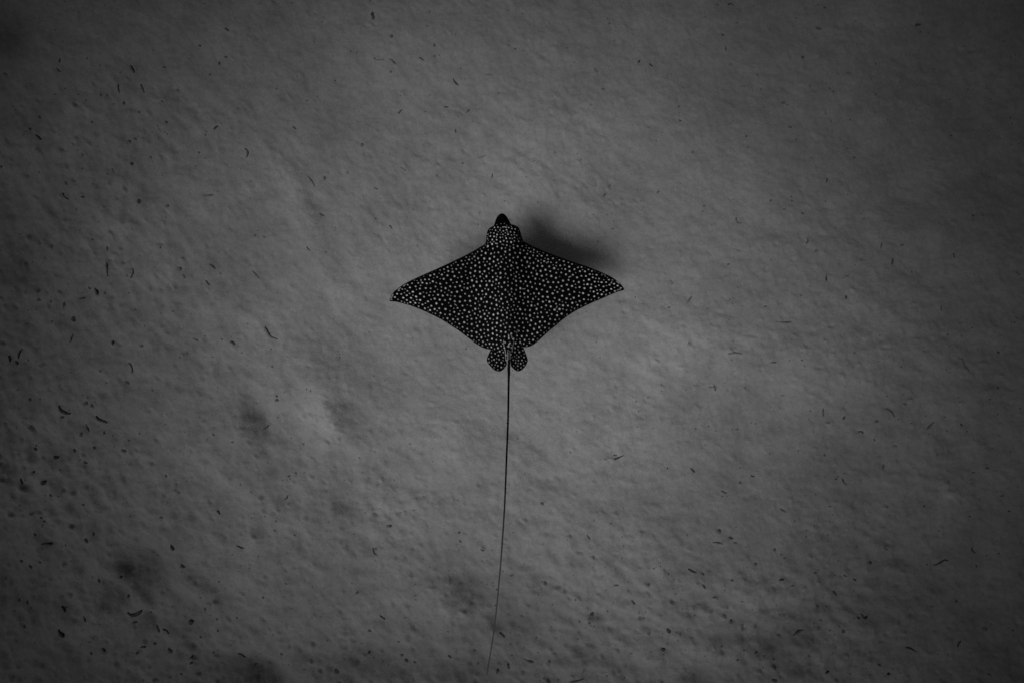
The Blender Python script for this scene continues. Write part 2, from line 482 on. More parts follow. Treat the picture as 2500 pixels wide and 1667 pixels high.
# two soft folds beside the backbone and over the hips
ridge += 0.006 * np.exp(-((np.abs(SX - xa) - 26) / 7.0) ** 2) * smooth01((SY - 770) / 40) * smooth01((880 - SY) / 40)
ridge -= 0.008 * np.exp(-((SX - xa) / 5.0) ** 2) * smooth01((SY - 790) / 40) * smooth01((868 - SY) / 30)
u = np.clip(np.abs(SX - 1238) / 288, 0, 1)
arch = 0.030 * np.sin(np.pi * u ** 1.2) - 0.020 * u ** 4
arch += 0.010 * np.sin((SX - 1238) / 45.0) * smooth01((SY - 700) / 120) * np.exp(-((u - .4) / .25) ** 2)
e1 = np.clip(edge / 30.0, 0, 1)
rimf = np.sqrt(1 - (1 - e1) ** 2)
thick = 0.018 * rimf * (0.5 + 0.5 * (1 - u))
zt = arch * smooth01(edge / 8) + thick + ridge * smooth01(edge / 11.0)
zb = -0.4 * thick - 0.35 * ridge * smooth01(edge / 11.0) + arch * smooth01(edge / 8) * 0.8
# pelvic fins: thin lobes that slope down behind the disc
fin = (m_fl | m_fr) & ~m_disc
fz = -0.012 - 0.0006 * np.clip(SY - 850, 0, 60) + 0.010 * np.sqrt(1 - (1 - np.clip(edge / 12, 0, 1)) ** 2)
zt = np.where(fin, fz, zt); zb = np.where(fin, fz - 0.006 * np.clip(edge / 6, 0, 1), zb)
# tail: a round whip that sinks slowly towards its tip
tz = np.interp(SY, [860, 900, 1100, 1350, 1640], [0.020, 0.004, -0.04, -0.15, -0.32])
tw = np.interp(SY, tyy, tww)
off = np.clip(np.abs(SX - np.interp(SY, tyy, txx)) / tw, 0, 1)
rnd = np.sqrt(np.clip(1 - off ** 2, 0, 1)) * tw * RS
on_tail = m_tail & (SY > 868)
tail_only = m_tail & ~m_disc & ~m_fl & ~m_fr
zt = np.where(on_tail, np.maximum(np.where(tail_only, -9, zt), tz + rnd), zt)
zb = np.where(tail_only, tz - rnd, zb)
tzc = np.interp(SY, [900, 1100, 1350, 1640], [0.0, -0.04, -0.15, -0.32])
sc_px = HALF * (RAY_D - np.where(SY > 905, tzc, 0)) / 1250.0
WX, WY = (SX - 1250) * sc_px, -(SY - 833.5) * sc_px

# --- pale spots: an even but irregular scatter, larger and longer out on the wings
def spacing(x, y):
    a = abs(x - (1228 + (y - 522) * .038))
    if y < 600 and a < 46: return 7.2
    dl = y - np.interp(x, xs, LEADX)
    s = 10.1 + 0.7 * min(a / 250, 1)
    if dl < 34: s = 7.6 + dl / 34 * 2.6
    dt = np.interp(x, xs, TRAILX) - y
    if dt < 30: s = min(s, 8.6 + dt / 30 * 2)
    if a < 30: s = min(s, 9.6)
    if y > 838: s = 8.0
    return s
def sel(x, y):
    return bool(m_disc[int(round(y)) - Y0, int(round(x)) - X0])
SS = 4
ras = np.zeros((GH * SS // 2, GW * SS), np.float32)      # only the disc and fins carry spots
cand = []
cell_px = 6.0
buckets = {}
def near(x, y, r):
    n = int(r / cell_px) + 1
    cx, cy = int(x / cell_px), int(y / cell_px)
    for i in range(cx - n, cx + n + 1):
        for j in range(cy - n, cy + n + 1):
            for p in buckets.get((i, j), ()):
                yield p
def put(p):
    buckets.setdefault((int(p[0] / cell_px), int(p[1] / cell_px)), []).append(p)
spots = []
E_at = lambda x, y: edge[int(round(y)) - Y0, int(round(x)) - X0]
I_at = lambda x, y: inside[int(round(y)) - Y0, int(round(x)) - X0]
def zone_ok(x, y, margin):
    if not (X0 < x < X1 and Y0 < y < 912) or not I_at(x, y): return False
    if y < 553 or (y < 563 and random.random() < .5): return False
    if E_at(x, y) < margin: return False
    if sel(x, y):
        dl = y - np.interp(x, xs, LEADX)
        if y > 590 and dl < 7.5 + 2 * random.random() - 3.0 * min(abs(x - 1238) / 285, 1): return False
    if abs(x - 1242) < 5 and y > 868: return False
    return True
for _ in range(110000):                                  # the large spots
    x, y = random.uniform(950, 1526), random.uniform(552, 908)
    if not zone_ok(x, y, 3.2): continue
    s = spacing(x, y)
    if any((p[0] - x) ** 2 + (p[1] - y) ** 2 < (0.99 * s) ** 2 for p in near(x, y, s)): continue
    p = [x, y, s, 1]; spots.append(p); put(p)
# let the large spots push each other apart until they stand evenly
SPA = np.array(spots)
for _ in range(14):
    dxy = SPA[:, None, :2] - SPA[None, :, :2]
    dd = np.sqrt((dxy ** 2).sum(-1)) + 1e-6
    want = 1.16 * np.minimum(SPA[:, None, 2], SPA[None, :, 2])
    f = np.clip(want - dd, 0, None) * (dd > 1e-3)
    step = (dxy / dd[..., None] * f[..., None]).sum(1) * 0.16
    new = SPA[:, :2] + np.clip(step, -1.2, 1.2)
    for k_ in range(len(SPA)):
        if zone_ok(new[k_, 0], new[k_, 1], 3.2): SPA[k_, :2] = new[k_]
spots = [[float(a), float(b), float(c), 1] for a, b, c, _ in SPA]
buckets.clear()
for p in spots: put(p)
for _ in range(40000):                                  # small dots in the gaps
    x, y = random.uniform(950, 1526), random.uniform(552, 908)
    if not zone_ok(x, y, 2.2): continue
    s = spacing(x, y)
    if any((p[0] - x) ** 2 + (p[1] - y) ** 2 < (s * 0.77) ** 2 for p in near(x, y, s)): continue
    p = [x, y, s, 0]; spots.append(p); put(p)

def stamp(x, y, ra, rb, deg, val, hole=0.0):
    R_ = max(ra, rb) + 1.5
    i0, i1 = int((x - R_ - X0) * SS), int((x + R_ - X0) * SS) + 1
    j0, j1 = int((y - R_ - Y0) * SS), int((y + R_ - Y0) * SS) + 1
    i0, j0 = max(i0, 0), max(j0, 0); i1, j1 = min(i1, ras.shape[1]), min(j1, ras.shape[0])
    if i1 <= i0 or j1 <= j0: return
    yy, xx = np.mgrid[j0:j1, i0:i1]
    ex, ey = xx / SS + X0 - x, yy / SS + Y0 - y
    t = math.radians(deg); c, s = math.cos(t), math.sin(t)
    q = np.sqrt(((ex * c + ey * s) / ra) ** 2 + ((-ex * s + ey * c) / rb) ** 2)
    m = np.clip((1 - q) * min(ra, rb) / 0.9 + 0.5, 0, 1)
    if hole > 0:
        m = m * (1 - hole * np.clip((0.36 - q) * 4, 0, 1))
    ras[j0:j1, i0:i1] = np.maximum(ras[j0:j1, i0:i1], (val * m).astype(np.float32))
def streak(x, y, length, w, deg, val, bend=0.0):
    n = max(3, int(length / 1.2))
    t = math.radians(deg)
    for k in range(n):
        f = k / (n - 1) - .5
        stamp(x + f * length * math.cos(t) - bend * (f * f - .1) * math.sin(t), y + f * length * math.sin(t) + bend * (f * f - .1) * math.cos(t), w, w, 0, val)
for x, y, s, big in spots:
    a = x - (1228 + (y - 522) * .038)
    out_ = min(abs(a) / 285, 1)
    e = E_at(x, y)
    val = 0.46 + 0.40 * smooth01(np.array((out_ - .45) / .5)) + random.uniform(-.08, .08)
    if a < -8: val += 0.08 * math.exp(-((a + 30) / 40) ** 2)  # sunward slope of the back: light painted in as brighter spots
    if -2 < a < 26 and y > 600: val *= 0.78             # shade beyond the backbone painted into the spots
    if e < 6: val *= 0.6
    if y < 605 and abs(a) < 46: val = random.uniform(.55, .95)
    r = s * (0.178 if big else 0.095) * random.uniform(.76, 1.18)
    if y < 605 and abs(a) < 46: r = s * (.185 if big else .10) * random.uniform(.7, 1.1)
    el = 1.0 + 0.55 * smooth01(np.array((out_ - .55) / .4)) + random.uniform(0, .18)
    deg = -8 * np.sign(a) + random.uniform(-14, 14)
    if out_ < .3:                                       # along the back they run lengthwise
        el = random.uniform(1.05, 1.45); deg = 90 + random.uniform(-22, 22)
    if not big and random.random() < .05:
        streak(x, y, random.uniform(3.5, 6.5), .75, random.uniform(0, 180), val, random.uniform(-2.5, 2.5)); continue
    stamp(x, y, r * math.sqrt(el), r / math.sqrt(el), deg, min(val, 1), hole=random.choice([0, .25, .4, .5]) if big else 0)
# pale rim dashes near the wing tips, and long pale lines where the fins meet the tail root
for x0, y0, ln, dg in [(957.5, 724, 10, -62), (988, 697, 8, -35), (976, 705, 6, -38), (1508, 690, 8, 38), (1472, 670, 10, 25), (1448, 660, 7, 20), (1512, 707, 6, -15)]:
    streak(x0, y0, ln, .7, dg, .6)
for x0, y0, ln, dg, w, vl in [(1234.5, 866, 26, 86, .7, .95), (1240, 868, 18, 89, .8, 1), (1238.4, 886, 17, 91, .9, .9), (1246, 888, 13, 88, .6, .8), (1245.2, 866, 20, 88, .55, .7),
                              (1231.5, 848, 14, 80, .7, .8), (1251, 850, 12, 96, .6, .7), (1253, 840, 14, 100, .6, .6), (1249.8, 824, 12, 70, .7, .8), (1242, 823, 10, 90, 1.1, .9),
                              (1229.8, 836, 9, 95, .8, .9), (1242.3, 843, 7, 90, 1.2, .9), (1271, 836, 10, 72, .6, .5), (1278, 851, 9, 76, .6, .5), (1262, 810, 9, 110, .6, .5)]:
    streak(x0, y0, ln, w * .7, dg, vl * .55)
def sample(x, y):
    i = np.clip(((x - X0) * SS).astype(int), 0, ras.shape[1] - 1); j = np.clip(((y - Y0) * SS).astype(int), 0, ras.shape[0] - 1)
    # average a small block so that the mesh carries the spot without stair steps
    return ras[j, i]
k = 3
blur = sum(np.roll(np.roll(ras, a, 0), b, 1) for a in (-1, 0, 1) for b in (-1, 0, 1)) / 9.0
ras = blur
spotv = np.where((SY < 912), sample(SX, SY), 0.20 * smooth01((SY - 1120) / 480))     # haze painted on the whip: it pales towards its tip

vid = -np.ones(used.shape, int); vid[used] = np.arange(used.sum())
nT = int(used.sum())
low = full                                             # the underside has its own points except along the rim
bid = np.where(border, vid, -1); bid[low] = nT + np.arange(low.sum())
Vt = np.stack([WX[used], WY[used], RAY_Z + np.where(border, 0.5 * (zt + zb), zt)[used]], -1)
Vb = np.stack([WX[low], WY[low], RAY_Z + zb[low]], -1)
cj, ci = np.nonzero(cell)
Qt = np.stack([vid[cj, ci], vid[cj + 1, ci], vid[cj + 1, ci + 1], vid[cj, ci + 1]], -1)
Qb = np.stack([bid[cj, ci], bid[cj, ci + 1], bid[cj + 1, ci + 1], bid[cj + 1, ci]], -1)
same = (Qt[:, 0] == Qb[:, 0]) & (Qt[:, 1] == Qb[:, 3]) & (Qt[:, 2] == Qb[:, 2]) & (Qt[:, 3] == Qb[:, 1])
Qb = Qb[~same]
me = mesh_np("eagle_ray", np.vstack([Vt, Vb]), np.vstack([Qt, Qb]), mat=SKIN)
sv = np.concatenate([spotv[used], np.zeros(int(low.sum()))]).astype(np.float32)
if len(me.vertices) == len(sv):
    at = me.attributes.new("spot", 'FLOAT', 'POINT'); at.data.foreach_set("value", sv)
base = Vector(((1240 - 1250) * RS, -(700 - 833.5) * RS, RAY_Z))
me.transform(__import__("mathutils").Matrix.Translation(-base))
me.name = "body"
ray = link(bpy.data.objects.new("eagle_ray", None))
ray.location = base
body = link(bpy.data.objects.new("body", me))
body.parent = ray
tag(ray, "black ray with white spots and a long whip tail gliding over the sand", "ray")

EYE = plain_material("eye", 0.004, 0.3, 0.1)
def blob_mesh(name, seed, sub=2, jag=0.25, mat=None, squash=(1, 1, 1)):
    import bmesh
    bm = bmesh.new()
    bmesh.ops.create_icosphere(bm, subdivisions=sub, radius=1.0)
    g = random.Random(seed)
    ph = [(Vector((g.uniform(-1, 1), g.uniform(-1, 1), g.uniform(-1, 1))).normalized(), g.uniform(1.5, 4), g.uniform(0, 6)) for _ in range(5)]
    for v in bm.verts:
        d = v.co.normalized()
        f = 1 + jag * sum(math.sin(d.dot(a) * w + p) for a, w, p in ph) / 2.2
        v.co = Vector((d.x * f * squash[0], d.y * f * squash[1], d.z * f * squash[2]))
    for f in bm.faces: f.smooth = True
    m = bpy.data.meshes.new(name); bm.to_mesh(m); bm.free()
    if mat: m.materials.append(mat)
    return m
em = blob_mesh("eye", 1, 2, 0.0, EYE, (1, 1.3, .9))
for ex, ey in ((1191.5, 580.0), (1270.5, 581.5)):
    o = link(bpy.data.objects.new("eye", em))
    jj, ii = int(round(ey)) - Y0, int(round(ex)) - X0
    o.scale = (.0085,) * 3
    o.parent = ray
    o.location = Vector(((ex - 1250) * RS, -(ey - 833.5) * RS, RAY_Z + float(zt[jj, ii]) - .003)) - base

# ------------------------------------------------------------------ loose bits on the sand
def blade_mesh(name, pts, w, thick=0.5, mat=None):
    """a bent flat strip with rounded ends; pts in metres relative to the blade's middle"""
    P = [Vector(p) for p in pts]
    n = len(P); verts = []; faces = []
    M = 6
    skew = random.choice([.6, .8, 1.0, 1.3, 1.7])
    for i, p in enumerate(P):
        t = (P[min(i + 1, n - 1)] - P[max(i - 1, 0)]).normalized()
        s = Vector((-t.y, t.x, 0))
        f = i / (n - 1)
        ww = w * (0.12 + 0.95 * math.sin(math.pi * (0.05 + 0.88 * f ** skew)) ** .8) * random.uniform(.75, 1.2)
        for k in range(M):
            a = 2 * math.pi * k / M
            verts.append(p + s * (math.cos(a) * ww) + Vector((0, 0, 1)) * (math.sin(a) * ww * thick))
    for i in range(n - 1):
        for k in range(M):
            faces.append((i * M + k, i * M + (k + 1) % M, (i + 1) * M + (k + 1) % M, (i + 1) * M + k))
    faces.append(tuple(range(M))[::-1]); faces.append(tuple((n - 1) * M + k for k in range(M)))
    m = bpy.data.meshes.new(name)
    m.from_pydata([tuple(v) for v in verts], [], faces)
    m.polygons.foreach_set("use_smooth", [True] * len(m.polygons))
    if mat: m.materials.append(mat)
    m.update()
    return m

# (panel origin) -> photo pixels; bits were read off enlarged panels of the photo
def P_(ox, oy, x, y): return ox + x / 2.8, oy + y / 2.8

#DEBRIS#
# each bent scrap: panel, polyline in panel pixels, full width in panel pixels, tone (0 dark, 1 brown, 2 pale)
O = {'A': (0, 0), 'B': (830, 0), 'C': (1660, 0), 'D': (0, 550), 'F': (1660, 550), 'G': (0, 1107), 'H': (830, 1107), 'I': (1660, 1107)}
SCRAPS = [
    ('A', [(1562, 222), (1575, 232), (1588, 240)], 18, 1), ('A', [(935, 480), (945, 505), (962, 532)], 22, 1), ('A', [(856, 610), (857, 640), (862, 668)], 13, 0),
    ('A', [(1003, 605), (1012, 635), (1025, 665)], 20, 2), ('A', [(1518, 882), (1505, 895), (1493, 910)], 14, 0), ('A', [(1700, 1035), (1722, 1055), (1722, 1080), (1714, 1100)], 13, 1),
    ('A', [(2010, 880), (2025, 890), (2036, 900)], 16, 1), ('A', [(423, 1320), (435, 1348), (458, 1362)], 16, 1), ('A', [(1425, 1358), (1465, 1358), (1495, 1352)], 16, 2),
    ('A', [(285, 940), (305, 965), (325, 975)], 18, 0), ('A', [(2190, 1468), (2205, 1480), (2222, 1482)], 14, 1), ('A', [(2125, 1225), (2150, 1262), (2165, 1290)], 14, 2),
    ('A', [(432, 495), (445, 515), (462, 522)], 11, 1), ('A', [(795, 1165), (803, 1185), (810, 1200)], 11, 2),
    ('B', [(230, 98), (226, 118), (236, 135), (228, 148)], 22, 0), ('B', [(342, 422), (362, 430), (378, 446), (386, 460)], 12, 0), ('B', [(777, 552), (783, 574), (797, 588), (814, 596)], 14, 0),
    ('B', [(424, 750), (410, 765), (397, 782)], 12, 1), ('B', [(712, 742), (728, 742), (744, 742)], 11, 0), ('B', [(888, 760), (876, 772), (866, 782)], 13, 1),
    ('B', [(790, 890), (791, 903), (789, 915)], 13, 1), ('B', [(1041, 1188), (1040, 1205), (1038, 1222)], 12, 1), ('B', [(416, 1150), (434, 1166), (455, 1174)], 12, 2),
    ('B', [(545, 410), (562, 422), (577, 434)], 13, 1), ('B', [(2055, 405), (2046, 418), (2038, 430)], 14, 0), ('B', [(2117, 432), (2130, 440), (2145, 449)], 13, 0),
    ('B', [(1783, 610), (1796, 612), (1808, 615)], 13, 1), ('B', [(1852, 1250), (1849, 1263), (1846, 1276)], 13, 1), ('B', [(1822, 1315), (1811, 1330), (1802, 1345)], 14, 1),
    ('B', [(2182, 1307), (2174, 1316), (2166, 1326)], 12, 1), ('B', [(235, 1287), (247, 1296), (262, 1300)], 11, 1), ('B', [(335, 1540), (345, 1552), (354, 1566)], 13, 1),
    ('B', [(1738, 470), (1746, 488), (1757, 500)], 14, 2), ('B', [(955, 1078), (978, 1078), (992, 1068)], 10, 2), ('B', [(985, 526), (1015, 525), (1045, 527)], 8, 2), ('B', [(250, 428), (280, 430), (310, 424)], 8, 2),
    ('C', [(332, 32), (342, 20), (360, 20), (374, 36)], 11, 0), ('C', [(321, 300), (322, 318), (327, 336)], 12, 1), ('C', [(752, 859), (768, 861), (783, 861)], 11, 1),
    ('C', [(1018, 1214), (1013, 1230), (1007, 1247)], 12, 0), ('C', [(376, 1492), (374, 1515), (385, 1532), (412, 1532)], 12, 1), ('C', [(940, 178), (958, 188), (975, 192)], 18, 1), ('C', [(1612, 170), (1632, 168), (1650, 165)], 18, 0),
    ('D', [(905, 305), (930, 305), (932, 325), (925, 350), (915, 370)], 12, 1), ('D', [(738, 255), (745, 290), (752, 325), (758, 355)], 13, 2), ('D', [(652, 430), (662, 455), (680, 480)], 20, 1),
    ('D', [(518, 500), (540, 503), (565, 497)], 15, 1), ('D', [(888, 937), (908, 948), (919, 970), (916, 1008)], 13, 0), ('D', [(1808, 1388), (1828, 1380), (1840, 1362)], 13, 0),
    ('D', [(776, 790), (780, 803), (784, 818)], 14, 1), ('D', [(484, 745), (470, 775), (464, 800)], 15, 2), ('D', [(115, 855), (104, 880), (98, 912)], 14, 0), ('D', [(40, 890), (46, 912), (50, 935)], 14, 0),
    ('D', [(420, 1230), (435, 1260), (465, 1280), (495, 1285)], 26, 0), ('D', [(662, 1300), (682, 1325), (705, 1332), (735, 1348)], 22, 0), ('D', [(583, 1358), (598, 1385), (615, 1408)], 20, 1),
    ('D', [(1452, 272), (1468, 288), (1485, 304)], 17, 1), ('D', [(1425, 380), (1433, 402), (1452, 415)], 14, 1), ('D', [(1322, 775), (1345, 784), (1362, 790)], 16, 2), ('D', [(1590, 795), (1608, 802), (1620, 818)], 20, 1),
    ('D', [(1825, 695), (1840, 730), (1862, 768), (1905, 780)], 22, 2), ('D', [(1740, 320), (1765, 345), (1785, 370)], 12, 2), ('D', [(2120, 160), (2128, 178), (2145, 185)], 13, 2),
    ('F', [(858, 92), (862, 112), (850, 134)], 14, 1), ('F', [(1382, 118), (1380, 138), (1378, 158)], 10, 1), ('F', [(1512, 138), (1525, 133), (1538, 135)], 11, 1), ('F', [(1462, 225), (1458, 250), (1446, 272)], 13, 0),
    ('F', [(984, 342), (983, 366), (987, 388)], 14, 0), ('F', [(1121, 483), (1119, 496), (1116, 509)], 14, 0), ('F', [(1115, 350), (1130, 352), (1146, 354)], 9, 1), ('F', [(72, 488), (55, 515), (35, 540)], 11, 1),
    ('F', [(1378, 1249), (1402, 1251), (1424, 1266), (1443, 1303)], 12, 0), ('F', [(962, 1245), (966, 1275), (976, 1304)], 15, 1), ('F', [(1112, 1302), (1108, 1314), (1102, 1325)], 15, 0),
    ('F', [(1216, 1412), (1234, 1404), (1248, 1420)], 14, 0), ('F', [(222, 1085), (226, 1108), (234, 1130)], 15, 1), ('F', [(180, 1102), (200, 1106), (218, 1104)], 11, 2), ('F', [(590, 937), (606, 935), (628, 934)], 14, 1),
    ('F', [(1912, 905), (1922, 950), (1944, 995)], 14, 1), ('F', [(1722, 1345), (1700, 1368), (1680, 1392)], 15, 2), ('F', [(1880, 190), (1880, 210), (1878, 226)], 11, 1), ('F', [(1779, 548), (1780, 570), (1784, 588)], 11, 1),
    ('F', [(630, 660), (680, 672), (735, 665)], 14, 2), ('F', [(300, 878), (350, 870), (400, 878)], 13, 2), ('F', [(355, 165), (380, 182), (402, 186)], 11, 2),
    ('G', [(1972, 278), (1970, 297), (1950, 312)], 11, 0), ('G', [(1183, 610), (1190, 632), (1200, 652)], 22, 0), ('G', [(1625, 622), (1645, 632), (1666, 645)], 13, 0), ('G', [(670, 855), (674, 870), (680, 885)], 15, 0),
    ('G', [(865, 1090), (905, 1108), (935, 1100), (965, 1072)], 30, 0), ('G', [(1055, 1185), (1082, 1195), (1088, 1220)], 26, 0), ('G', [(1115, 1195), (1140, 1205), (1156, 1230)], 13, 0),
    ('G', [(425, 1185), (436, 1215), (448, 1245)], 26, 0), ('G', [(310, 605), (340, 612), (362, 618)], 16, 0), ('G', [(1590, 1405), (1608, 1430), (1630, 1450)], 20, 1), ('G', [(1105, 428), (1120, 424), (1135, 436)], 12, 1),
    ('G', [(1495, 380), (1505, 393), (1515, 408)], 14, 1), ('G', [(160, 160), (168, 185), (178, 200)], 18, 0), ('G', [(575, 1105), (588, 1125), (600, 1142)], 16, 1), ('G', [(440, 1030), (455, 1055), (462, 1072)], 16, 1), ('G', [(955, 1328), (975, 1320), (995, 1324)], 18, 0),
    ('H', [(1870, 38), (1900, 28), (1935, 10)], 13, 0), ('H', [(1868, 10), (1895, 12)], 8, 1), ('H', [(962, 643), (973, 650), (986, 660)], 16, 0), ('H', [(735, 1398), (745, 1410), (755, 1422)], 18, 0),
    ('H', [(1565, 1548), (1615, 1548), (1665, 1535)], 18, 0), ('H', [(1085, 1262), (1102, 1278), (1125, 1302)], 18, 1), ('H', [(1680, 538), (1690, 555), (1704, 576)], 17, 1), ('H', [(1985, 985), (1998, 1000), (2006, 1012)], 15, 1),
    ('H', [(225, 640), (232, 675), (255, 690)], 12, 1), ('H', [(270, 1108), (290, 1125), (305, 1140)], 14, 1), ('H', [(1860, 878), (1876, 876), (1895, 874)], 14, 1), ('H', [(1260, 1428), (1290, 1440), (1325, 1440)], 20, 1),
    ('I', [(72, 98), (84, 112), (102, 130)], 16, 0), ('I', [(490, 150), (505, 164), (520, 156)], 10, 0), ('I', [(1131, 178), (1142, 202), (1162, 224)], 12, 0), ('I', [(1413, 80), (1412, 98), (1411, 116)], 14, 1),
    ('I', [(278, 252), (300, 264), (322, 270)], 11, 1), ('I', [(690, 378), (708, 392), (730, 402)], 14, 1), ('I', [(220, 604), (250, 604), (286, 610)], 13, 1), ('I', [(2025, 648), (2018, 672), (2046, 692)], 13, 0),
    ('I', [(1780, 785), (1810, 765), (1840, 742)], 15, 0), ('I', [(1840, 742), (1865, 745)], 12, 0), ('I', [(1075, 962), (1085, 974), (1102, 994)], 16, 0), ('I', [(1270, 1115), (1280, 1145), (1300, 1150), (1312, 1132)], 18, 0),
    ('I', [(1572, 1345), (1605, 1350), (1635, 1370)], 14, 0), ('I', [(1948, 1300), (1940, 1322), (1932, 1345)], 15, 0), ('I', [(1440, 650), (1430, 664), (1446, 678), (1464, 672)], 9, 1), ('I', [(1212, 875), (1224, 880), (1232, 890)], 14, 0),
    ('I', [(45, 775), (65, 785), (98, 796)], 16, 0), ('I', [(800, 1270), (835, 1245), (865, 1232)], 20, 1), ('I', [(1000, 1508), (1015, 1500), (1030, 1500)], 16, 0), ('I', [(668, 860), (690, 858), (712, 862)], 16, 1), ('I', [(135, 872), (146, 886), (156, 900)], 15, 0),
]
